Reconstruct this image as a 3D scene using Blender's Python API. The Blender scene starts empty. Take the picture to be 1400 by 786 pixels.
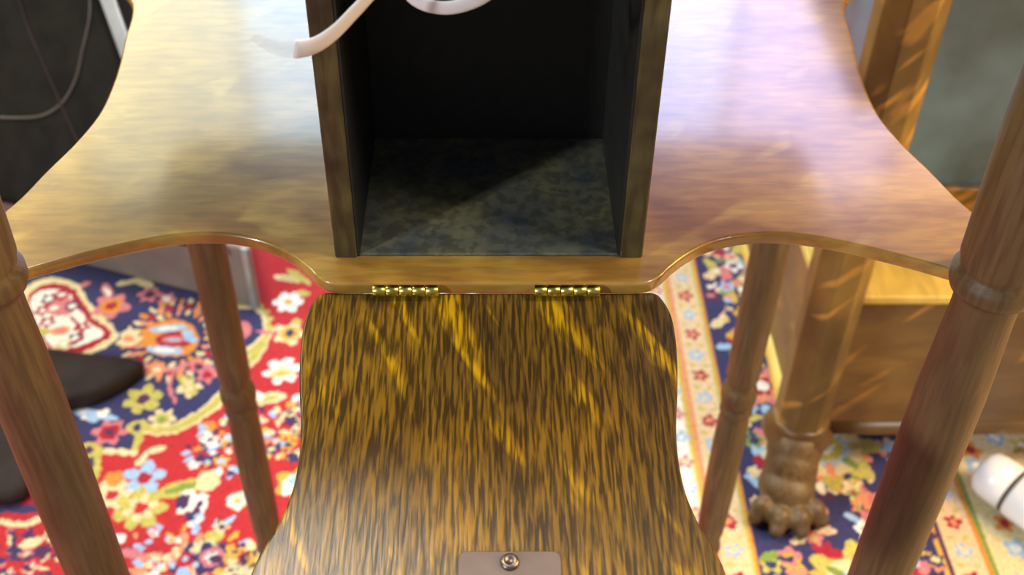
import bpy, bmesh, math, random
import numpy as np
from mathutils import Vector, Matrix, noise as mnoise
random.seed(4)
S = bpy.context.scene
col = S.collection
PI = math.pi
# ------------------------------------------------------------------ camera
CAM = Vector((0.0, -0.2766, 0.745)); PITCH = math.radians(41.6); F = 1560.0; PX = 668.0; PY = 393.0
cd = bpy.data.cameras.new('camera'); cam = bpy.data.objects.new('camera', cd); col.objects.link(cam)
cam.location = CAM; cam.rotation_euler = (PI/2 - PITCH, 0, 0)
cd.sensor_width = 36; cd.lens = F/1400*36; cd.shift_x = 32/1400; cd.clip_start = .01
cd.dof.use_dof = True; cd.dof.focus_distance = .36; cd.dof.aperture_fstop = 17
S.camera = cam
# ------------------------------------------------------------------ world and lights
w = bpy.data.worlds.new('world'); S.world = w; w.use_nodes = True
w.node_tree.nodes['Background'].inputs[0].default_value = (.80, .88, 1.0, 1)
w.node_tree.nodes['Background'].inputs[1].default_value = .26
def area(name, loc, target, size, power, colour, size_y=None):
    l = bpy.data.lights.new(name, 'AREA'); l.energy = power; l.color = colour; l.size = size
    if size_y: l.shape = 'RECTANGLE'; l.size_y = size_y
    o = bpy.data.objects.new(name, l); col.objects.link(o); o.location = loc
    o.rotation_euler = (Vector(target) - Vector(loc)).to_track_quat('-Z', 'Y').to_euler()
    return o
area('ceiling_light', (-.66, .85, 2.5), (0, .1, .4), .45, 42, (1, .95, .84))
area('front_light', (-2.0, -1.55, 1.62), (0, .05, .5), .2, 56, (.93, .97, 1))
area('warm_lamp', (1.25, .02, 1.12), (.15, .05, .5), .5, 27, (1, .58, .18))
area('left_fill', (-1.5, .75, 1.45), (-.15, .05, .5), .5, 16, (1, 1, .70))  # added fill that lifts the left lobe of the shelf
area('right_fill', (1.5, -.5, 2.4), (.35, .4, 0), .5, 34, (1, .97, .92))  # added fill, brightens the rug border and cabinet ledge on the right
area('aisle_light', (-.9, 1.0, 2.4), (-.35, .45, 0), .6, 6, (.9, .96, 1))
S.view_settings.view_transform = 'Standard'; S.view_settings.look = 'None'
S.view_settings.exposure = 0.0; S.view_settings.gamma = 1; S.view_settings.use_curve_mapping = False

# ------------------------------------------------------------------ helpers
FW = Vector((0, math.cos(PITCH), -math.sin(PITCH))); UP = Vector((0, math.sin(PITCH), math.cos(PITCH)))
def ray(x, y): return FW + Vector((1, 0, 0))*((x-PX)/F) + UP*((PY-y)/F)
def at(x, y, z):                      # point on the horizontal plane z
    d = ray(x, y); return CAM + d*((z-CAM.z)/d.z)
def atY(x, y, Y):                     # point on the plane of constant Y
    d = ray(x, y); return CAM + d*((Y-CAM.y)/d.y)
def lin(r, g, b):
    f = lambda c: (c/255/12.92) if c/255 <= .04045 else ((c/255+.055)/1.055)**2.4
    return (f(r), f(g), f(b), 1)

def new_mat(name):
    m = bpy.data.materials.new(name); m.use_nodes = True
    nt = m.node_tree; b = nt.nodes['Principled BSDF']
    return m, nt, b
def N(nt, t, **k):
    n = nt.nodes.new(t)
    for a, v in k.items(): setattr(n, a, v)
    return n
def mapping(nt, scale, rot=(0, 0, 0), src='Object', loc=(0, 0, 0)):
    tc = N(nt, 'ShaderNodeTexCoord'); mp = N(nt, 'ShaderNodeMapping')
    r = N(nt, 'ShaderNodeMapping'); r.inputs['Rotation'].default_value = rot; r.inputs['Location'].default_value = loc
    mp.inputs['Scale'].default_value = scale
    nt.links.new(tc.outputs[src], r.inputs[0]); nt.links.new(r.outputs[0], mp.inputs[0]); return mp.outputs[0]
def tnoise(nt, vec, detail=3, scale=1, dist=0):
    n = N(nt, 'ShaderNodeTexNoise'); n.inputs['Scale'].default_value = scale; n.inputs['Detail'].default_value = detail
    n.inputs['Distortion'].default_value = dist; nt.links.new(vec, n.inputs['Vector']); return n.outputs['Fac']
def ramp(nt, fac, stops):
    r = N(nt, 'ShaderNodeValToRGB'); e = r.color_ramp.elements
    while len(e) < len(stops): e.new(.5)
    for q, (p, c) in zip(e, stops): q.position = p; q.color = c if len(c) == 4 else (*c, 1)
    nt.links.new(fac, r.inputs[0]); return r.outputs[0]
def mix(nt, fac, a, b, mode='MIX'):
    m = N(nt, 'ShaderNodeMix', data_type='RGBA', blend_type=mode)
    for s, i in ((fac, 0), (a, 6), (b, 7)):
        if isinstance(s, (int, float)): m.inputs[i].default_value = s
        elif isinstance(s, tuple): m.inputs[i].default_value = s
        else: nt.links.new(s, m.inputs[i])
    return m.outputs[2]
W1, K1 = (1, 1, 1, 1), (0, 0, 0, 1)
def oak(name, base, alt, dark, grain, rough=.35, streak=.55, fleck=None, coat=0, mott=(30, 30, 30), fleckscale=(60, 12, 60), fleckrot=(0, 0, .35), bump=.15, edge=(.40, .58), fleckloc=(0, 0, 0)):
    """grain = scale triple: large across the grain, small along it"""
    m, nt, b = new_mat(name)
    tone = ramp(nt, tnoise(nt, mapping(nt, mott), 2), [(.32, base), (.68, alt)])
    c = tone
    if fleck:
        fl = ramp(nt, tnoise(nt, mapping(nt, fleckscale, fleckrot, loc=fleckloc), 1, dist=.4), [(.60, K1), (.70, W1)])
        c = mix(nt, fl, c, fleck)
    g = tnoise(nt, mapping(nt, grain), 2.5, dist=.3)
    pores = ramp(nt, g, [(edge[0], W1), (edge[1], K1)])
    f = N(nt, 'ShaderNodeMath', operation='MULTIPLY'); nt.links.new(pores, f.inputs[0]); f.inputs[1].default_value = streak
    c = mix(nt, f.outputs[0], c, dark)
    nt.links.new(c, b.inputs['Base Color'])
    b.inputs['Roughness'].default_value = rough
    if coat: b.inputs['Coat Weight'].default_value = coat; b.inputs['Coat Roughness'].default_value = .12
    bp = N(nt, 'ShaderNodeBump'); bp.inputs['Strength'].default_value = bump; bp.inputs['Distance'].default_value = .0004
    nt.links.new(g, bp.inputs['Height']); nt.links.new(bp.outputs[0], b.inputs['Normal'])
    return m
def plain(name, c, rough=.5, metal=0, vary=.25, scale=60, alpha=None, trans=0, spec=None):
    m, nt, b = new_mat(name)
    dk = tuple(v*(1-vary) for v in c[:3])+(1,)
    lt = tuple(min(1, v*(1+vary)) for v in c[:3])+(1,)
    nt.links.new(ramp(nt, tnoise(nt, mapping(nt, (scale,)*3), 3), [(.35, dk), (.65, lt)]), b.inputs['Base Color'])
    b.inputs['Roughness'].default_value = rough; b.inputs['Metallic'].default_value = metal
    if trans: b.inputs['Transmission Weight'].default_value = trans
    if spec is not None: b.inputs['Specular IOR Level'].default_value = spec
    if alpha is not None: b.inputs['Alpha'].default_value = alpha
    return m

def obj(name, bm, m, parent=None, smooth=False, loc=None, label=None, bevel=0):
    if isinstance(bm, bmesh.types.BMesh):
        me = bpy.data.meshes.new(name); bmesh.ops.recalc_face_normals(bm, faces=bm.faces); bm.to_mesh(me); bm.free()
    else: me = bm
    me.materials.clear(); me.materials.append(m)
    if smooth:
        for p in me.polygons: p.use_smooth = True
    o = bpy.data.objects.new(name, me); col.objects.link(o)
    if parent: o.parent = parent
    if loc is not None: o.location = loc
    if label: o['label'] = label
    if bevel:
        bv = o.modifiers.new('bevel', 'BEVEL'); bv.width = bevel; bv.segments = 3; bv.limit_method = 'ANGLE'; bv.angle_limit = math.radians(40)
        for p in me.polygons: p.use_smooth = True
        wn = o.modifiers.new('wn', 'WEIGHTED_NORMAL'); wn.keep_sharp = True
    return o
def thing(name, label, cat, loc=(0, 0, 0), group=None):
    o = bpy.data.objects.new(name, None); col.objects.link(o); o.location = loc; o.empty_display_size = .05
    o['label'] = label; o['category'] = cat
    if group: o['group'] = group
    return o
def tag(o, label, cat): o['label'] = label; o['category'] = cat; return o
def struct(o): o['kind'] = 'structure'; return o
def box(bm, x0, x1, y0, y1, z0, z1, mat=None):
    vs = [bm.verts.new((x, y, z)) for z in (z0, z1) for x, y in ((x0, y0), (x1, y0), (x1, y1), (x0, y1))]
    for f in ((0, 3, 2, 1), (4, 5, 6, 7), (0, 1, 5, 4), (1, 2, 6, 5), (2, 3, 7, 6), (3, 0, 4, 7)): bm.faces.new([vs[i] for i in f])
    if mat is not None: bmesh.ops.transform(bm, matrix=mat, verts=vs)
    return bm
def B(*a, **k): return box(bmesh.new(), *a, **k)
def prism(bm, pts, z0, z1):
    lo = [bm.verts.new((p[0], p[1], z0)) for p in pts]; hi = [bm.verts.new((p[0], p[1], z1)) for p in pts]
    n = len(pts); bm.faces.new(lo[::-1]); bm.faces.new(hi)
    for i in range(n): bm.faces.new((lo[i], lo[(i+1) % n], hi[(i+1) % n], hi[i]))
    return bm
def lathe(bm, prof, cx=0, cy=0, n=32, axis=None):
    rings = []
    start = len(bm.verts)
    vs = []
    for r, z in prof:
        ring = [bm.verts.new((cx+r*math.cos(2*PI*i/n), cy+r*math.sin(2*PI*i/n), z)) for i in range(n)]
        rings.append(ring); vs += ring
    for a, b in zip(rings, rings[1:]):
        for i in range(n): bm.faces.new((a[i], a[(i+1) % n], b[(i+1) % n], b[i]))
    bm.faces.new(rings[0][::-1]); bm.faces.new(rings[-1])
    if axis is not None: bmesh.ops.transform(bm, matrix=axis, verts=vs)
    return bm
def spline(P, n=10, closed=False):    # Catmull-Rom through points
    P = [Vector(p) for p in P]; out = []
    L = len(P)
    for i in range(L if closed else L-1):
        if closed: p0, p1, p2, p3 = P[i-1], P[i], P[(i+1) % L], P[(i+2) % L]
        else: p0, p1, p2, p3 = P[max(i-1, 0)], P[i], P[i+1], P[min(i+2, L-1)]
        for k in range(n):
            t = k/n
            out.append(.5*((2*p1)+(p2-p0)*t+(2*p0-5*p1+4*p2-p3)*t*t+(3*p1-p0-3*p2+p3)*t**3))
    if not closed: out.append(P[-1])
    return out
def tube(bm, P, r, n=10, squash=1, wdir=None):
    P = [Vector(p) for p in P]; rings = []
    for i, p in enumerate(P):
        t = (P[min(i+1, len(P)-1)]-P[max(i-1, 0)]).normalized()
        a = (wdir or Vector((0, 0, 1))); a = (a - t*a.dot(t)).normalized(); b = t.cross(a)
        rr = r(i/(len(P)-1)) if callable(r) else r
        rings.append([bm.verts.new(p+a*math.cos(2*PI*k/n)*rr+b*math.sin(2*PI*k/n)*rr*squash) for k in range(n)])
    for a, b in zip(rings, rings[1:]):
        for k in range(n): bm.faces.new((a[k], a[(k+1) % n], b[(k+1) % n], b[k]))
    bm.faces.new(rings[0][::-1]); bm.faces.new(rings[-1])
    return bm
def ellipsoid(bm, c, r, rot=None, sub=3):
    res = bmesh.ops.create_icosphere(bm, subdivisions=sub, radius=1)
    M = Matrix.Translation(c) @ (rot or Matrix()) @ Matrix.Diagonal((*r, 1))
    bmesh.ops.transform(bm, matrix=M, verts=res['verts'])

# ------------------------------------------------------------------ materials
SHELF_Z = .50
m_shelf = oak('oak_shelf', lin(170, 134, 58), lin(128, 90, 40), lin(78, 52, 28), (60, 300, 200), rough=.30, streak=.30, coat=.7,
              mott=(30, 44, 30), fleck=lin(164, 132, 60), fleckscale=(34, 60, 40), fleckrot=(0, 0, -.5), bump=.05)
m_door = oak('oak_door', lin(140, 106, 20), lin(88, 66, 26), lin(38, 27, 15), (950, 72, 200), rough=.36, streak=.85,
             mott=(26, 14, 20), fleck=lin(184, 144, 12), fleckscale=(110, 17, 60), fleckrot=(0, 0, -.42), bump=.3, edge=(.42, .60), fleckloc=(.042, -.02, 0))
m_leg = oak('oak_leg', lin(106, 84, 50), lin(80, 61, 35), lin(64, 44, 26), (520, 520, 34), rough=.5, streak=.6, mott=(30, 30, 12), bump=.25)
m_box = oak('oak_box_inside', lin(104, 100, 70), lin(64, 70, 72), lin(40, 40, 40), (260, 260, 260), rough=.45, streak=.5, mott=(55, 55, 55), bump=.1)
m_boxshade = oak('shade_painted_wood', lin(27, 26, 21), lin(20, 19, 15), lin(12, 11, 9), (200, 60, 200), rough=.6, streak=.5, mott=(40, 40, 40))  # shade inside the open box, put into the wood colour
m_boxedge = oak('oak_box_edge', lin(92, 82, 46), lin(50, 41, 26), lin(44, 32, 18), (300, 300, 46), rough=.4, streak=.6, mott=(50, 50, 60), bump=.2)
m_cab = oak('oak_cabinet', lin(122, 92, 44), lin(78, 56, 32), lin(66, 40, 22), (24, 24, 60), rough=.36, streak=.4, mott=(9, 9, 16), fleck=lin(176, 128, 56), fleckscale=(14, 14, 60), fleckrot=(.2, .8, .2))
m_cabtop = oak('oak_cabinet_pale', lin(214, 186, 92), lin(196, 166, 78), lin(150, 118, 52), (90, 14, 60), rough=.4, streak=.4)
m_colm = oak('oak_column', lin(136, 110, 52), lin(92, 72, 36), lin(62, 44, 22), (40, 40, 26), rough=.45, streak=.35, mott=(30, 30, 18), fleck=lin(180, 138, 62), fleckscale=(20, 20, 90), fleckrot=(0, .85, 0))
m_brass = plain('brass', lin(214, 196, 92), .25, 1, .12, 300)
m_patina = plain('worn_copper_plate', lin(106, 92, 86), .5, .3, .12, 90)
m_steel = plain('old_screw', lin(120, 106, 98), .35, .9, .2, 400)
m_white = plain('white_plastic', lin(232, 238, 246), .3, 0, .03, 20)
m_black = plain('black_leather', lin(26, 25, 20), .7, 0, .25, 40, spec=.12)
m_seam = plain('grey_piping', lin(70, 68, 60), .5, 0, .15, 90)
m_dark = plain('dark_bag_cloth', lin(40, 32, 31), .7, 0, .3, 25, spec=.2)
m_chrome = plain('satin_trim', lin(176, 184, 184), .3, .6, .1, 60)
m_plinth = plain('grey_brown_board', lin(122, 112, 104), .4, 0, .15, 22)
m_strap = plain('translucent_strap', lin(226, 228, 232), .25, 0, .04, 100, alpha=.82)
m_strap2 = plain('clear_strap', lin(214, 218, 218), .2, 0, .04, 100, alpha=.14)
m_glass = plain('dark_glass', lin(88, 120, 142), .3, 0, .45, 12)  # mottled blue-grey base paints in the room's reflection
m_wall = plain('plaster', lin(140, 116, 92), .8, 0, .1, 3)
m_floorwood = oak('floor_boards', lin(126, 100, 82), lin(108, 84, 66), lin(80, 58, 42), (60, 4, 60), rough=.4)
m_frame = plain('painted_frame', lin(190, 186, 176), .5, 0, .05, 10)

# ------------------------------------------------------------------ the setting
struct(obj('floor', B(-2.6, 2.6, -2.2, 2.9, -.06, -.006), m_floorwood))
struct(obj('wall_back', B(-2.6, 2.6, 2.9, 3.0, -.06, 2.9), m_wall))
struct(obj('wall_left', B(-2.7, -2.6, -2.2, 3.0, -.06, 2.9), m_wall))
struct(obj('wall_right', B(2.6, 2.7, -2.2, 3.0, -.06, 2.9), m_wall))
def pane_mat(name, c, s):
    m, nt, b = new_mat(name)
    b.inputs['Base Color'].default_value = K1; b.inputs['Emission Color'].default_value = c; b.inputs['Emission Strength'].default_value = s
    b.inputs['Roughness'].default_value = .1
    return m
PANES = [(lin(240, 226, 170), 7), (lin(232, 236, 206), 6), (lin(190, 224, 246), 8), (lin(180, 200, 252), 10), (lin(206, 200, 250), 9), (lin(250, 200, 180), 8)]
for k, (x0, x1) in enumerate(((-2.0, -.12), (.12, 2.0))):
    fr = bmesh.new()
    for a, b_, c, d in ((x0, x1, .62, .70), (x0, x1, 2.62, 2.70), (x0, x0+.06, .70, 2.62), (x1-.06, x1, .70, 2.62)): box(fr, a, b_, 2.84, 2.90, c, d)
    wd = struct(obj('window_%d' % (k+1), fr, m_frame))
    st = (x1-x0-.12)/3
    for j in range(3):
        a = x0+.06+j*st
        c, s = PANES[k*3+j]
        obj('pane', B(a+.015, a+st-.015, 2.87, 2.885, .72, 2.60), pane_mat('daylight_pane', c, s), wd)
        if j: obj('mullion', B(a-.015, a+.015, 2.85, 2.90, .70, 2.62), m_frame, wd)

# ------------------------------------------------------------------ the oak stand
PXX, RY = .163, .233
stand = thing('smoking_stand', 'oak stand with scalloped lower shelf, open box and four turned legs', 'stand', (0, RY/2, 0))
def sp(*a, **k):
    o = obj(*a, parent=stand, **k); o.location = o.location - stand.location; return o
# shelf outline (one quarter of the side, then mirrored)
front = [(668+dx, y) for dx, y in ((232, 393), (246, 380), (270, 362), (300, 347), (335, 338), (375, 334), (420, 336), (480, 346), (560, 365), (640, 388), (700, 410))]
fr_pts = []
for x, y in front:
    p = at(x, y, SHELF_Z-.0048); fr_pts.append((p.x, p.y))
TONGUE = .0015
side_px = [(700, 333), (652, 280), (607, 235), (563, 192), (530, 150), (509, 100), (498, 55), (488, 5)]
sd_pts = []
for dx, y in side_px:
    p = at(668+dx, y, SHELF_Z); sd_pts.append((p.x, p.y))
half = [(.035, TONGUE), (.050, TONGUE)] + [(x, y) for x, y in fr_pts]
half = half + [(.1815, -.002), (.183, .007), (.181, .016)] + sd_pts[1:] + [(.178, RY-.012), (.181, RY+.004), (.178, RY+.015), (.165, RY+.018)]
rear = [(x, RY+.018-(y-TONGUE)*.4) for x, y in fr_pts[::-1] if x < .15]
half = half + rear + [(.05, RY+.018)]
smooth_half = [(v.x, v.y) for v in spline([(x, y, 0) for x, y in half], 5)]
outline = smooth_half + [(-x, y) for x, y in smooth_half[::-1]]
sp('shelf', prism(bmesh.new(), outline, SHELF_Z-.005, SHELF_Z), m_shelf, bevel=.0012, label='scalloped glossy oak shelf')
# tabletop above the picture
HT = .14
top_o = []
for cx, cy, a0 in ((.165, .27, 0), (-.165, .27, 90), (-.165, .020, 180), (.165, .020, 270)):
    for k in range(7):
        a = math.radians(a0+15*k); top_o.append((cx+.022*math.cos(a), cy+.022*math.sin(a)))
sp('tabletop', prism(bmesh.new(), top_o, SHELF_Z+HT, SHELF_Z+HT+.016), m_leg, bevel=.002)
# posts: one turned leg each, from the floor to the tabletop
prof = [(.0085, 0), (.0100, .006), (.0108, .02), (.0092, .028), (.0112, .036), (.0090, .046), (.0106, .056), (.0116, .10), (.0116, .15), (.0110, .176), (.0100, .180),
        (.0096, .1815), (.0116, .1845), (.0118, .1875), (.0096, .190), (.0096, .1918), (.0120, .195), (.0126, .199), (.0126, .203), (.0118, .207), (.0096, .2095), (.0096, .2115),
        (.0112, .217), (.0116, .25), (.0118, .34), (.0120, .40), (.0118, .45), (.0108, .478), (.0104, .489), (.0104, SHELF_Z-.006)]
upper = [(.0132, SHELF_Z-.0005), (.0140, SHELF_Z+.002), (.0140, SHELF_Z+.006), (.0122, SHELF_Z+.008), (.0122, SHELF_Z+.0095), (.0130, SHELF_Z+.012), (.0138, SHELF_Z+.05), (.0132, SHELF_Z+.10), (.0118, SHELF_Z+.13), (.0118, SHELF_Z+HT)]
lm = None
for k, (x, y) in enumerate(((-PXX, 0), (PXX, 0), (-PXX, RY), (PXX, RY))):
    if k % 2 == 0:
        pr_ = prof+[(.0104, SHELF_Z)]+upper if k == 0 else [(r_*.92, z_) for r_, z_ in prof[:-1]]+[(.0096, SHELF_Z-.0048)]
        lm = lathe(bmesh.new(), pr_, n=40)
        o = sp('leg', lm, m_leg, smooth=True, loc=(x, y, 0)); lm = o.data
    else:
        o = sp('leg', lm, m_leg, loc=(x, y, 0))
# the box standing on the shelf
BI, BO, BF, BB = .0436, .0512, .014, .083
sp('side_panel', B(-BO, -BI, BF, BB+.007, SHELF_Z, SHELF_Z+HT), m_boxedge, bevel=.0008)
sp('side_panel', B(BI, BO, BF, BB+.007, SHELF_Z, SHELF_Z+HT), m_boxedge, bevel=.0008)
sp('back_panel', B(-BI, BI, BB, BB+.007, SHELF_Z, SHELF_Z+HT), m_boxshade)
for sx in (-1, 1): sp('shade_sheet', B(min(sx*BI, sx*(BI-.0008)), max(sx*BI, sx*(BI-.0008)), BF+.0006, BB, SHELF_Z+.0012, SHELF_Z+HT), m_boxshade, label='thin added sheet painting shade on the inner face of the box')  # added dark sheets that paint the shade on the inner walls
sp('box_floor', B(-BI, BI, BF+.001, BB, SHELF_Z, SHELF_Z+.0012), m_box, bevel=.0004, label='mottled grey floor of the open box')
# drop door
DD = math.radians(5)
HY, HZ = TONGUE+.0022, SHELF_Z-.0052
Mdoor = Matrix.Translation((0, HY, HZ)) @ Matrix.Rotation(DD, 4, 'X')
dn = (Mdoor.to_3x3() @ Vector((0, 0, 1)))
def on_door(x, y):
    d = ray(x, y); p0 = Vector((0, HY, HZ)); t = (p0-CAM).dot(dn)/d.dot(dn); return Mdoor.inverted() @ (CAM + d*t)
dpx = [(225, 399), (240, 411), (252, 436), (258, 480), (259, 530), (257, 580), (260, 625), (270, 672), (290, 718), (321, 772)]
dq = [on_door(668+a, b) for a, b in dpx]
dl = [(.03, -.0008), (.046, -.0008)] + [(p.x, p.y) for p in dq]
yend = -.150
dl += [(.0655, -.118), (.070, -.132), (.068, -.143), (.060, yend), (.03, yend-.002)]
ds = [(v.x, v.y) for v in spline([(x, y, 0) for x, y in dl], 5)]
bm = prism(bmesh.new(), ds + [(-x, y) for x, y in ds[::-1]], -.008, 0)
door = sp('door', bm, m_door, bevel=.0011, label='hourglass shaped drop door of streaky dark oak, hanging open')
door.matrix_local = Matrix.Translation(-stand.location) @ Mdoor
p0 = on_door(627, 757); p1 = on_door(766, 757)
pw = (p1.x-p0.x); pc = (p1.x+p0.x)/2; yt = p0.y
rp = []
hw, hh, rr = pw/2, .017, .0022
for cx, cy, a0 in ((hw-rr, hh-rr, 0), (-hw+rr, hh-rr, 90), (-hw+rr, -hh+rr, 180), (hw-rr, -hh+rr, 270)):
    for k in range(6):
        a = math.radians(a0+18*k); rp.append((pc+cx+rr*math.cos(a), yt-hh+cy+rr*math.sin(a)))
obj('latch_plate', prism(bmesh.new(), rp, 0, .0016), m_patina, door, bevel=.0004, label='worn copper coloured latch plate')
for dy in (-.0035, -.0305):
    bm = lathe(bmesh.new(), [(.0026, .0016), (.0026, .0019), (.0022, .0025), (.0013, .0028), (.0011, .0024)], pc, yt+dy, 24)
    s_ = obj('screw', bm, m_steel, door, smooth=True)
# hinges
kn = None
for xa, xb in ((509, 600), (730, 820)):
    a = at(xa, 399, SHELF_Z-.002); b_ = at(xb, 396, SHELF_Z-.002)
    hx = (a.x+b_.x)/2; L = b_.x-a.x
    bm = bmesh.new(); box(bm, -L/2, L/2, -.0004, .0004+.0030, -.0045, .0003)
    h = sp('hinge', bm, m_brass, loc=(hx, HY-.0030, SHELF_Z-.0024), label='small bright brass butt hinge')
    for k in range(5):
        s0 = -L/2+L*k/5; bm = bmesh.new()
        lathe(bm, [(.0016, s0+.00010), (.0019, s0+.0003), (.0019, s0+L/5-.0003), (.0016, s0+L/5-.00010)], 0, 0, 16, Matrix.Rotation(PI/2, 4, 'Y'))
        q = obj('knuckle', bm, m_brass, h, smooth=True); q.location = (0, -.0008, .0006)

# ------------------------------------------------------------------ plastic strap hanging from the tabletop edge
SY = -.006
path = [(345, 50), (365, 60), (392, 67), (425, 64), (455, 46), (487, 14), (525, -26), (575, -66), (622, -84), (668, -66), (680, -30), (655, -2), (610, 11), (568, 0), (548, -34), (560, -80), (590, -120), (600, -170)]
pts = []
for i, (x, y) in enumerate(path):
    t = i/(len(path)-1); pts.append(atY(x, y, SY-.03+.03*t))
cp = spline(pts, 6)
cut = 14
tie = obj('plastic_strap', tube(bmesh.new(), cp[cut:], lambda t: .0021 + .0012*max(0, 1-3*t), 12, .22, Vector((.35, -.25, 1))), m_strap, smooth=True)
tag(tie, 'white looped plastic strap hanging in front of the open box', 'strap')
obj('clear_end', tube(bmesh.new(), cp[:cut+1], lambda t: .0010+.0022*t, 12, .2, Vector((.35, -.25, 1))), m_strap2, tie, smooth=True, label='clear tapered end of the strap')

# ------------------------------------------------------------------ right: china cabinet on paw feet
CX, CY = .2486, .335
cab = thing('display_cabinet', 'oak display cabinet with column, glazed front and carved paw foot on the rug', 'cabinet', (CX, CY, 0))
def cp_(*a, **k):
    o = obj(*a, parent=cab, **k); o.location = o.location - cab.location; return o
ZB, ZT, CH = .050, .196, .61
FY = CY-.004
cp_('base_front', B(CX+.012, .86, FY, FY+.016, ZB+.012, ZT-.004), m_cab, bevel=.001, label='plain base rail with blotchy oak figure')
cp_('base_moulding', tube(bmesh.new(), [(CX+.01, FY+.004, ZB+.006), (.5, FY+.004, ZB+.006), (.86, FY+.004, ZB+.006)], .0085, 14), m_cab, smooth=True)
cp_('base_side', B(CX-.006, CX+.006, CY+.01, .80, ZB+.012, ZT-.004), m_cab, bevel=.001)
cp_('side_moulding', tube(bmesh.new(), spline([(CX-.006, CY+.02, ZB+.006), (CX-.004, .42, ZB+.006), (CX-.002, .55, ZB+.006), (CX, .80, ZB+.006)], 4), .008, 12), m_cabtop, smooth=True)
cp_('base_top', B(CX-.012, .87, FY-.004, .80, ZT-.004, ZT+.004), m_cabtop, bevel=.002, label='pale yellow oak ledge')
cp_('glazed_panel', B(CX+.02, .86, .425, .431, ZT+.03, CH), m_glass, label='dark reflective glass front panel')
cp_('panel_rail', B(CX+.02, .86, .42, .438, ZT+.004, ZT+.03), m_cab, bevel=.001)
cp_('side_glass', B(CX-.002, CX+.002, CY+.02, .80, ZT+.004, CH), m_glass)
cp_('cornice', B(CX-.03, .88, CY-.03, .82, CH, CH+.02), m_cab, bevel=.003)
# faceted column with a bead on its left arris
bm = bmesh.new(); R_ = .0215
prism(bm, [(CX+R_*math.cos(PI/8+k*PI/4), CY+R_*math.sin(PI/8+k*PI/4)) for k in range(8)], ZB+.008, CH)
cp_('column', bm, m_colm, bevel=.0012)
cp_('column_bead', tube(bmesh.new(), [(CX-.0095, CY-.0198, ZB+.02), (CX-.0095, CY-.0198, .4), (CX-.0095, CY-.0198, CH)], .0022, 8), m_cabtop, smooth=True)
cp_('column_base', lathe(bmesh.new(), [(.020, ZB-.010), (.026, ZB-.006), (.0285, ZB), (.0265, ZB+.006), (.023, ZB+.009), (.0235, ZB+.013), (.021, ZB+.017)], CX, CY, 32), m_cab, smooth=True)
def paw(x, y):
    bm = bmesh.new()
    ellipsoid(bm, (x+.001, y+.004, .042), (.0225, .022, .022)); ellipsoid(bm, (x-.002, y-.006, .030), (.0215, .022, .024))
    ellipsoid(bm, (x-.006, y-.018, .020), (.023, .023, .0185))
    for k in range(4):
        a = math.radians(-150+k*34+5)
        tx, ty = x-.006+.026*math.cos(a), y-.020+.026*math.sin(a)
        ellipsoid(bm, (tx, ty, .0125), (.0095, .0095, .0115))
        ellipsoid(bm, (tx+.0075*math.cos(a), ty+.0075*math.sin(a), .0075), (.0062, .0062, .0070))
    o = cp_('paw_foot', bm, m_leg, smooth=True, label='carved paw foot with rounded toes')
    r = o.modifiers.new('r', 'REMESH'); r.mode = 'VOXEL'; r.voxel_size = .0016; r.use_smooth_shade = True
    s = o.modifiers.new('s', 'SMOOTH'); s.iterations = 3; s.factor = .5
    return o
paw(CX-.004, CY-.016)
paw(.84, CY-.016)

# ------------------------------------------------------------------ white bottle on the rug
b0 = at(1338, 640, .019); b1 = at(1440, 712, .019); ax = (b1-b0).normalized()
MB_ = Matrix.Translation((b0.x, b0.y, .021)) @ Vector((ax.x, ax.y, 0)).to_track_quat('Z', 'Y').to_matrix().to_4x4()
bot = thing('plastic_bottle', 'white plastic bottle lying on the patterned rug border', 'bottle', (b0.x, b0.y, 0))
def bp_(name, prof_, m):
    o = obj(name, lathe(bmesh.new(), prof_, n=36, axis=MB_), m, bot, smooth=True); o.location = -bot.location; return o
bp_('cap', [(.004, 0), (.012, .0015), (.0175, .006), (.0195, .013), (.020, .030)], m_white)
bp_('collar', [(.0195, .0301), (.0185, .031), (.0185, .0325), (.0195, .0334)], m_seam)
bp_('body', [(.020, .0335), (.0208, .036), (.0208, .12), (.019, .126), (.008, .128)], m_white)

# ------------------------------------------------------------------ left: black padded seat block on a board plinth, trim bars
A0 = at(358, 424, 0); A1 = at(140, 369, 0)
u = (A1-A0).normalized(); nrm = Vector((-u.y, u.x, 0))
if nrm.y < 0: nrm = -nrm
chair = thing('upholstered_seat', 'black padded leather seat on grey-brown plinth beyond the left shelf edge', 'seat', (A0.x, A0.y, 0))
def quadbox(name, p, m, bevel=.003, label=None):   # p: four front corners (bl, br, tr, tl) and thickness vector
    a, th = p
    bm = bmesh.new(); vs = [bm.verts.new(q) for q in a] + [bm.verts.new(Vector(q)+th) for q in a]
    for f in ((0, 1, 2, 3), (7, 6, 5, 4), (0, 4, 5, 1), (1, 5, 6, 2), (2, 6, 7, 3), (3, 7, 4, 0)): bm.faces.new([vs[i] for i in f])
    o = obj(name, bm, m, chair, bevel=bevel, label=label); o.location = -chair.location; return o
PH = .075
far = A0 + u*.75
Z = lambda p, z: Vector((p.x, p.y, z))
quadbox('plinth', ([Z(far, 0), Z(A0, 0), Z(A0, PH), Z(far, PH)], Vector((A0.x-CAM.x-.05, A0.y-CAM.y, 0)).normalized()*.30), m_plinth, label='grey-brown board plinth')
for d0, wd in ((.004, .006), (.030, .008)):
    q0 = A0+u*d0-nrm*.002; q1 = A0+u*(d0+wd)-nrm*.002
    quadbox('trim_bar', ([Z(q1, .002), Z(q0, .002), Z(q0, PH+.001), Z(q1, PH+.001)], nrm*.0019), m_chrome, .0005, 'pale metal trim bar')
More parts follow.
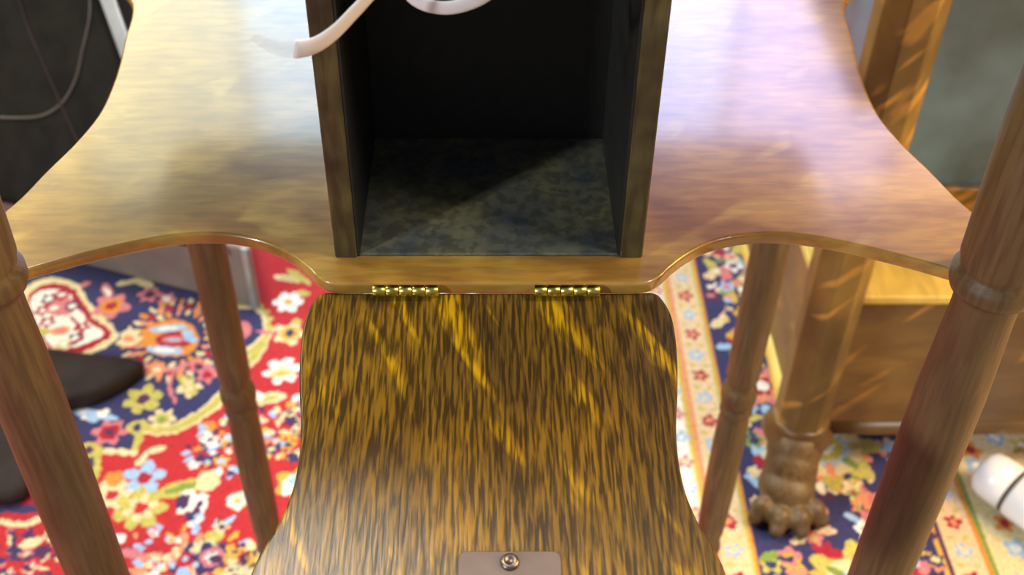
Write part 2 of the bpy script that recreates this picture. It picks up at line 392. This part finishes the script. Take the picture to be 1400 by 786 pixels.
# leaning padded body
b_r = at(262, 345, PH+.002); lean = .10
tR = atY(137-30*.38, -30, b_r.y+.12)
dirv = (tR-b_r)
b_l = b_r + u*.9; tL = tR + u*.9
th = dirv.cross(u).normalized()*.10
if th.y < 0: th = -th
quadbox('padded_body', ([b_l, b_r, b_r+dirv*1.15, b_l+dirv*1.15], th), m_black, .012, 'black leather padded body')
off = -th.normalized()*.004
q = b_r - u*.003
quadbox('trim_bar', ([q+off, q-u*.016+off, q-u*.016+dirv*1.15+off, q+dirv*1.15+off], -off*.7), m_chrome, .0008, 'bluish satin trim bar at the edge')
def onb(x, y, lift=.0005):
    nn = th.normalized(); d = ray(x, y); t = (b_r-CAM).dot(nn)/d.dot(nn); return CAM+d*t-nn*lift
arc = spline([onb(*p) for p in ((-60, 155), (-20, 159), (20, 161), (58, 158), (86, 140), (104, 108), (113, 70), (121, 36), (124, 10), (122, -30))], 6)
o = obj('piping', tube(bmesh.new(), arc, .0013, 8), m_seam, chair, smooth=True); o.location = -chair.location
seam = spline([onb(*p) for p in ((22, -20), (40, 40), (62, 90), (92, 160), (125, 230))], 5)
o = obj('seam', tube(bmesh.new(), seam, .0016, 8), m_dark, chair, smooth=True); o.location = -chair.location

# ------------------------------------------------------------------ black bag slumped on the rug
out_px = [(-110, 470), (-30, 470), (60, 484), (130, 493), (188, 500), (199, 508), (186, 524), (150, 546), (112, 560), (85, 568), (55, 600), (46, 650), (34, 688), (-30, 694), (-110, 694)]
op = [at(x, y, .0) for x, y in out_px]
cen = sum(op, Vector())/len(op)
bm = bmesh.new(); rings = []
loop = spline(op, 3, True)
for s_, z in ((.985, 0.001), (1.0, .004), (.985, .009), (.93, .013), (.80, .016), (.55, .018), (.25, .019)):
    ring = []
    for p in loop:
        c = cen + (p-cen)*s_; zz = z + .002*mnoise.noise(c*30)*(z > .005)
        ring.append(bm.verts.new((c.x, c.y, zz)))
    rings.append(ring)
n_ = len(loop)
for a, b_ in zip(rings, rings[1:]):
    for k in range(n_): bm.faces.new((a[k], a[(k+1) % n_], b_[(k+1) % n_], b_[k]))
bm.faces.new(rings[0][::-1]); bm.faces.new(rings[-1])
for v in bm.verts: v.co -= Vector((cen.x, cen.y, 0))
bag = tag(obj('cloth_bag', bm, m_dark, smooth=True, loc=(cen.x, cen.y, 0)), 'flat black cloth bag lying on the rug behind the left front leg', 'bag')

# ------------------------------------------------------------------ the rug, woven pattern computed per knot
def axisgrid(segs):
    v = []
    for a, b_, st in segs: v += list(np.arange(a, b_, st))
    return np.array(v+[segs[-1][1]])
gx = axisgrid([(-1.3, -.56, .02), (-.56, -.08, .0013), (-.08, .13, .004), (.13, .60, .0013), (.60, 1.1, .02)])
gy = axisgrid([(-.9, .17, .02), (.17, .66, .0013), (.66, 1.25, .012)])
XX, YY = np.meshgrid(gx, gy, indexing='ij')
C = np.zeros(XX.shape+(3,), np.float32)
rng = np.random.RandomState(7)
_h = rng.rand(256, 256)
def vnoise(x, y, s, o=0):
    x = x/s+1000+o; y = y/s+1000+o*1.7
    xi = np.floor(x).astype(int); yi = np.floor(y).astype(int); fx = x-xi; fy = y-yi
    fx = fx*fx*(3-2*fx); fy = fy*fy*(3-2*fy)
    g = lambda a, b_: _h[a % 256, b_ % 256]
    return (g(xi, yi)*(1-fx)+g(xi+1, yi)*fx)*(1-fy)+(g(xi, yi+1)*(1-fx)+g(xi+1, yi+1)*fx)*fy
WXX = XX + (vnoise(XX, YY, .004, 3)-.5)*.0028; WYY = YY + (vnoise(XX, YY, .004, 9)-.5)*.0028
RED = lin(184, 44, 50)[:3]; NAVY = lin(54, 54, 98)[:3]; CREAM = lin(222, 206, 160)[:3]; OLIVE = lin(190, 180, 92)[:3]; PINK = lin(206, 122, 128)[:3]
SKY = lin(158, 190, 226)[:3]; WHITE = lin(236, 232, 222)[:3]; ORANGE = lin(216, 140, 60)[:3]; CRIM = lin(164, 34, 56)[:3]; PLUM = lin(84, 46, 84)[:3]; GREEN = lin(128, 150, 70)[:3]; BEIGE = lin(226, 196, 156)[:3]; GOLD = lin(212, 170, 70)[:3]; SALMON = lin(226, 146, 110)[:3]
def win(x0, x1, y0, y1):
    i0, i1 = np.searchsorted(gx, (x0, x1)); j0, j1 = np.searchsorted(gy, (y0, y1)); return slice(max(i0-1, 0), i1+1), slice(max(j0-1, 0), j1+1)
def poly(P, c):                       # P in floor metres
    P = np.array([(p[0], p[1]) for p in P]); x0, y0 = P.min(0)-.003; x1, y1 = P.max(0)+.003
    s = win(x0, x1, y0, y1); x = WXX[s]; y = WYY[s]; ins = np.zeros(x.shape, bool); n = len(P)
    for i in range(n):
        xa, ya = P[i]; xb, yb = P[(i+1) % n]
        if ya == yb: continue
        ins ^= ((ya > y) != (yb > y)) & (x < (xb-xa)*(y-ya)/(yb-ya)+xa)
    C[s][ins] = c
def blob(cx, cy, rx, ry, a, c, n=0, amp=0, ph=0):
    r = max(rx, ry)*(1+amp)+.003; s = win(cx-r, cx+r, cy-r, cy+r); dx = WXX[s]-cx; dy = WYY[s]-cy
    ca, sa = math.cos(a), math.sin(a); px = (dx*ca+dy*sa)/rx; py = (-dx*sa+dy*ca)/ry; rr = np.sqrt(px*px+py*py)
    lim = 1 + (amp*np.cos(n*np.arctan2(py, px)+ph) if n else 0)
    C[s][rr < lim] = c
def line(P, wdt, c, px=False):
    if px: P = [at(x, y, 0) for x, y in P]
    P = spline([(p[0], p[1], 0) for p in P], 6)
    for a, b_ in zip(P, P[1:]):
        s = win(min(a.x, b_.x)-wdt, max(a.x, b_.x)+wdt, min(a.y, b_.y)-wdt, max(a.y, b_.y)+wdt); x = WXX[s]; y = WYY[s]
        dx, dy = b_.x-a.x, b_.y-a.y; L2 = dx*dx+dy*dy+1e-12; t = np.clip(((x-a.x)*dx+(y-a.y)*dy)/L2, 0, 1)
        C[s][(x-a.x-t*dx)**2+(y-a.y-t*dy)**2 < (wdt/2)**2] = c
def ppoly(P, c, smooth=True):         # outline given as seen points, laid on the floor
    Q = [at(x, y, 0) for x, y in P]
    poly(spline(Q, 5, True) if smooth else Q, c)
def flower(x, y, r, cols, n=6, ph=0.):  # x, y in photo points; r in metres
    p = at(x, y, 0); fl(p.x, p.y, r, cols, n, ph)
def fl(x, y, r, cols, n=6, ph=0.):
    for k, c in enumerate(cols):
        q = r*(1-k/len(cols)*.98); blob(x, y, q, q, 0, c, n if k % 2 == 0 else 0, .22, ph)
def petals(x, y, r, pr, n, c, core, ph=0.):
    p = at(x, y, 0); r *= .82; pr *= .8
    for k in range(n):
        a = ph+2*PI*k/n; blob(p.x+r*math.cos(a), p.y+r*math.sin(a), pr, pr*.75, a, c)
    blob(p.x, p.y, r*.55, r*.55, 0, core)
def leaf(x0, y0, x1, y1, wd, c, c2=None):
    a = at(x0, y0, 0); b_ = at(x1, y1, 0); m = (a+b_)/2; L = (b_-a).length/2; wd *= .85; an = math.atan2(b_.y-a.y, b_.x-a.x)
    blob(m.x, m.y, L, wd, an, c)
    if c2: blob(m.x, m.y, L*.6, wd*.45, an, c2)
C[:] = RED
blob(-.06, -.12, .20, .36, 0, CREAM, 16, .05); blob(-.06, -.12, .19, .345, 0, NAVY, 16, .05); blob(-.06, -.12, .10, .18, 0, BEIGE, 12, .08)  # unseen medallion, put in to cut red bounce from the field
# repeat-like filling of the red field, also where the photo does not look
for k in range(900):
    x = rng.uniform(-1.25, .16); y = rng.uniform(-.85, 1.2)
    cc = [CREAM, OLIVE, PINK, SKY, NAVY, ORANGE, WHITE]; rng.shuffle(cc)
    if rng.rand() < .5: fl(x, y, rng.uniform(.006, .017), cc[:3], rng.randint(5, 9), rng.rand()*6)
    else: blob(x, y, rng.uniform(.01, .028), rng.uniform(.003, .006), rng.rand()*PI, cc[0])
# clean the area the photo shows, then lay its own motifs
ppoly([(-60, 330), (440, 330), (440, 800), (-60, 800)], RED, False)
# navy ground with its stepped cream and olive outline
nav = [(-60, 330), (330, 330), (352, 410), (366, 455), (330, 505), (300, 545), (262, 574), (235, 586), (196, 590), (182, 620), (140, 617), (120, 700), (-60, 700)]
ppoly(nav, NAVY, False)
ppoly([(-60, 690), (-60, 600), (110, 600), (96, 690)], CRIM, False)
edge = [(366, 450), (350, 482), (330, 505), (300, 545), (262, 574), (232, 586), (196, 586)]
line(edge, .013, CREAM, True); line(edge, .008, OLIVE, True)
line([(196, 583), (190, 600), (182, 618)], .006, OLIVE, True); line([(182, 619), (160, 616), (136, 616)], .006, CREAM, True); line([(136, 617), (130, 650), (122, 690)], .006, OLIVE, True)
blob(*at(188, 584, 0)[:2], .010, .009, 0, OLIVE); blob(*at(188, 584, 0)[:2], .004, .004, 0, NAVY)
blob(*at(122, 614, 0)[:2], .010, .009, 0, OLIVE); blob(*at(122, 614, 0)[:2], .004, .004, 0, PLUM)
# pale lobed palmette, upper left
ppoly([(30, 400), (60, 380), (100, 384), (122, 412), (140, 430), (162, 458), (140, 476), (110, 488), (80, 492), (58, 478), (40, 450)], CREAM)
ppoly([(38, 412), (60, 388), (98, 392), (114, 415), (130, 436), (152, 457), (118, 478), (84, 484), (60, 470)], CRIM)
ppoly([(42, 414), (62, 395), (94, 400), (106, 420), (122, 440), (140, 456), (112, 470), (84, 476), (62, 464)], WHITE)
ppoly([(60, 410), (80, 400), (100, 410), (96, 428), (70, 430)], PINK)
for x, y, c in ((66, 408, PLUM), (84, 402, CRIM), (98, 418, PLUM), (58, 424, CRIM), (74, 420, PINK), (112, 446, CRIM), (104, 462, PLUM), (88, 470, CREAM), (64, 440, CRIM)): flower(x, y, .007, [c, WHITE], 5)
leaf(38, 456, 72, 452, .007, OLIVE); leaf(70, 452, 96, 450, .008, SALMON, PINK); line([(96, 432), (112, 455), (96, 470)], .003, CRIM, True)
# orange comb palmette with light blue heart
p = at(240, 462, 0)
for rad, cols_, nn, sz in ((.047, [ORANGE, CREAM], 30, .0052), (.040, [CRIM, SALMON], 26, .0055), (.033, [SALMON, ORANGE, CREAM], 22, .005)):
    for k in range(nn):
        a = 2*PI*k/nn; blob(p.x+rad*.95*math.cos(a), p.y+rad*1.1*math.sin(a), sz, sz*.5, a, cols_[k % len(cols_)])
ppoly([(190, 462), (204, 444), (240, 436), (266, 448), (272, 466), (256, 484), (220, 486), (198, 476)], ORANGE)
ppoly([(214, 462), (232, 452), (256, 456), (262, 468), (240, 474), (220, 472)], CRIM)
leaf(204, 450, 256, 446, .006, SKY, WHITE); leaf(200, 476, 250, 480, .006, SKY, WHITE); leaf(252, 450, 266, 468, .006, SKY); leaf(222, 463, 252, 464, .006, PINK, SKY)
leaf(168, 454, 192, 454, .006, CREAM); leaf(164, 470, 190, 466, .005, CREAM); flower(176, 462, .010, [CREAM, SALMON], 5)
# small motifs on navy
flower(152, 418, .016, [PINK, ORANGE, CRIM], 5, .5); leaf(142, 386, 150, 410, .006, PINK, WHITE); leaf(182, 380, 210, 392, .006, CREAM); flower(204, 402, .010, [PINK, PLUM], 6); flower(228, 408, .008, [PINK, WHITE], 5); leaf(108, 392, 124, 384, .004, PINK); leaf(158, 388, 190, 382, .005, CREAM)
leaf(220, 374, 250, 384, .004, PINK)
petals(195, 545, .013, .009, 6, OLIVE, PLUM, .4); leaf(90, 558, 160, 572, .006, SKY, WHITE); leaf(112, 572, 150, 560, .005, WHITE); flower(150, 590, .013, [PINK, CRIM, PLUM], 6)
leaf(132, 576, 120, 560, .006, SKY)
petals(258, 530, .007, .008, 4, CREAM, ORANGE, .2); leaf(246, 512, 268, 540, .006, OLIVE, CREAM); line([(262, 496), (240, 506), (232, 528), (240, 548)], .0035, PINK, True); flower(222, 572, .010, [CREAM, OLIVE, GREEN], 6); flower(283, 512, .009, [PINK, CRIM], 5)
line([(196, 500), (225, 506), (262, 496)], .005, PINK, True); flower(214, 504, .009, [SALMON, CREAM], 5)
flower(272, 500, .008, [PINK, PLUM], 5)
# second palmette half hidden by the rear leg, at its right
p = at(328, 448, 0); blob(p.x, p.y, .030, .038, 0, OLIVE, 18, .06); blob(p.x, p.y, .025, .032, 0, CREAM); blob(p.x, p.y, .022, .028, 0, NAVY); blob(p.x, p.y-.004, .011, .014, 0, PINK)
line([(352, 452), (372, 454), (398, 452)], .004, PINK, True)
# red field, right of the leg
petals(394, 412, .010, .009, 6, WHITE, GOLD); leaf(374, 376, 412, 384, .006, CREAM, OLIVE); leaf(392, 366, 424, 388, .005, OLIVE); leaf(404, 400, 424, 402, .005, OLIVE); flower(396, 455, .014, [CREAM, GOLD, NAVY], 5); leaf(400, 438, 412, 440, .005, OLIVE)
petals(386, 506, .013, .009, 6, WHITE, CREAM, .3); leaf(366, 512, 404, 508, .007, CREAM, OLIVE); leaf(340, 548, 392, 540, .008, CREAM, OLIVE); leaf(330, 532, 362, 544, .005, WHITE); leaf(404, 538, 408, 562, .006, WHITE)
def cluster(x, y, r, seed, cols):
    rr_ = np.random.RandomState(seed); p = at(x, y, 0)
    for k in range(75):
        a = rr_.rand()*2*PI; d = math.sqrt(rr_.rand())*r; q = rr_.uniform(.0028, .0056); c = cols[rr_.randint(len(cols))]
        if k % 3: blob(p.x+d*math.cos(a), p.y+d*math.sin(a), q, q*.6, a, c)
        else: fl(p.x+d*math.cos(a), p.y+d*math.sin(a), q*1.1, [c, cols[rr_.randint(len(cols))]], 5, a)
cluster(310, 610, .034, 2, [GOLD, CREAM, PLUM, SKY, ORANGE, NAVY, WHITE]); cluster(386, 588, .034, 5, [PINK, CREAM, PLUM, SKY, GOLD, NAVY])
flower(402, 660, .014, [GOLD, WHITE, NAVY], 5); leaf(396, 668, 412, 646, .006, SKY); leaf(388, 676, 400, 662, .005, WHITE)
# red field, lower left
petals(197, 653, .014, .0095, 5, SKY, CRIM, .3); petals(152, 676, .012, .009, 6, CREAM, RED, .1); petals(192, 694, .017, .010, 7, OLIVE, SALMON); petals(192, 694, .011, .006, 6, CREAM, RED, .4); blob(*at(156, 654, 0)[:2], .008, .008, 0, ORANGE)
leaf(208, 678, 286, 655, .009, OLIVE, GREEN); blob(*at(284, 657, 0)[:2], .010, .011, 0, CREAM); line([(190, 632), (202, 618), (222, 612)], .006, CREAM, True)
leaf(246, 702, 262, 668, .008, WHITE, PLUM); leaf(262, 722, 278, 672, .008, WHITE, PLUM); leaf(240, 694, 252, 676, .004, NAVY); leaf(268, 716, 276, 700, .005, SKY, WHITE)
leaf(316, 676, 336, 690, .011, CREAM, WHITE); flower(324, 684, .008, [WHITE, OLIVE], 5); leaf(154, 738, 172, 734, .006, WHITE); leaf(276, 742, 304, 726, .008, OLIVE)
cluster(250, 772, .052, 3, [GOLD, CREAM, PLUM, SKY, SALMON, NAVY, WHITE, PINK]); cluster(236, 778, .03, 8, [SKY, CREAM, SALMON]); flower(290, 762, .014, [NAVY, PINK, WHITE], 6); leaf(158, 754, 200, 758, .005, PINK); leaf(240, 790, 262, 782, .010, SKY)
cluster(330, 780, .025, 12, [GOLD, CREAM, PLUM])
line([(0, 712), (30, 716), (60, 706)], .006, CREAM, True); cluster(20, 770, .035, 13, [PINK, PLUM, CREAM, NAVY]); leaf(24, 746, 60, 736, .006, CREAM)
leaf(176, 448, 180, 446, .004, CREAM)
# border bands parallel to the table
def band(x0, x1, c):
    m = (XX >= x0) & (XX < x1); C[m] = c
band(.148, .178, CREAM); band(.160, .170, WHITE); band(.172, .176, GOLD); band(.176, .180, SALMON); band(.180, .204, BEIGE); band(.204, .2065, OLIVE); band(.2065, .209, ORANGE); band(.209, .216, NAVY)
band(.216, .350, NAVY); band(.350, .354, GOLD); band(.354, .358, PLUM); band(.358, .384, BEIGE); band(.384, .388, ORANGE); band(.388, .392, GREEN); band(.392, .47, CREAM); band(.47, .476, NAVY); band(.476, 1.2, BEIGE)
for k in range(80):
    y = -.88+k*.027
    for xc in (.192, .371):
        fl(xc, y, .0062, [CRIM, SALMON] if k % 2 else [SKY, CREAM], 5); blob(xc+.006, y+.012, .003, .0015, .6, OLIVE); blob(xc-.006, y+.013, .003, .0015, -.6, OLIVE)
    fl(.165, y+.008, .006, [PINK, CREAM] if k % 2 else [SKY, WHITE], 5)
    for xc in (.41, .43, .452):
        fl(xc+rng.uniform(-.004, .004), y+rng.uniform(-.01, .01), .008, [[PINK, CREAM], [OLIVE, WHITE], [ORANGE, CRIM], [SKY, WHITE]][rng.randint(4)], 5)
bc = [WHITE, CREAM, OLIVE, SKY, PINK, SALMON, CRIM, GREEN, GOLD, PLUM, NAVY, BEIGE]
for k in range(2600):
    x = rng.uniform(.217, .348); y = rng.uniform(-.88, 1.22); c = bc[rng.randint(12)]; q = rng.uniform(.004, .0095)
    if k % 3: blob(x, y, q, q*.55, rng.rand()*PI, c)
    else: fl(x, y, q, [c, bc[rng.randint(12)]], 5, rng.rand()*6)
for k in range(14):                   # larger cream and olive rosettes down the border
    y = -.80+k*.145; fl(.285, y, .040, [OLIVE, CREAM, SKY, OLIVE, WHITE], 8); 
    for j in range(8):
        a = j*PI/4; blob(.285+.026*math.cos(a), y+.026*math.sin(a), .008, .004, a, [OLIVE, WHITE, SALMON, GREEN][j % 4])
for k in range(14): fl(.245+.08*(k % 2), -.73+k*.145, .022, [PINK, SALMON, CRIM, WHITE], 6)
edge_m = (XX < -1.28) | (XX > 1.08) | (YY < -.88) | (YY > 1.23); C[edge_m] = CREAM
nx, ny = XX.shape
me = bpy.data.meshes.new('rug')
zz = .0004*vnoise(XX, YY, .003, 5)
co = np.stack([XX, YY, -.0004+zz-.0004], -1).reshape(-1, 3).astype(np.float32)
idx = np.arange(nx*ny).reshape(nx, ny)
q = np.stack([idx[:-1, :-1], idx[1:, :-1], idx[1:, 1:], idx[:-1, 1:]], -1).reshape(-1, 4)
me.vertices.add(nx*ny); me.vertices.foreach_set('co', co.ravel())
me.loops.add(q.size); me.loops.foreach_set('vertex_index', q.ravel().astype(np.int32))
me.polygons.add(len(q)); me.polygons.foreach_set('loop_start', np.arange(0, q.size, 4, dtype=np.int32))
me.update(calc_edges=True)
ca = me.color_attributes.new('weave', 'FLOAT_COLOR', 'POINT')
ca.data.foreach_set('color', np.concatenate([C.reshape(-1, 3), np.ones((nx*ny, 1), np.float32)], 1).astype(np.float32).ravel())
m_rug, nt, b = new_mat('woven_wool')
at_ = N(nt, 'ShaderNodeVertexColor', layer_name='weave')
nz = tnoise(nt, mapping(nt, (700, 260, 300)), 2)
var = ramp(nt, nz, [(.3, (.62, .62, .62, 1)), (.7, (.98, .98, .98, 1))])
nt.links.new(mix(nt, 1.0, at_.outputs['Color'], var, 'MULTIPLY'), b.inputs['Base Color'])
b.inputs['Roughness'].default_value = .9; b.inputs['Specular IOR Level'].default_value = .15; b.inputs['Sheen Weight'].default_value = .15
rug = obj('rug', me, m_rug)
tag(rug, 'red Persian style rug with navy medallion and floral border under the stand', 'rug')
obj('backing', B(-1.3, 1.1, -.9, 1.25, -.0058, -.0012), plain('rug_backing', lin(150, 130, 100), .9), rug)
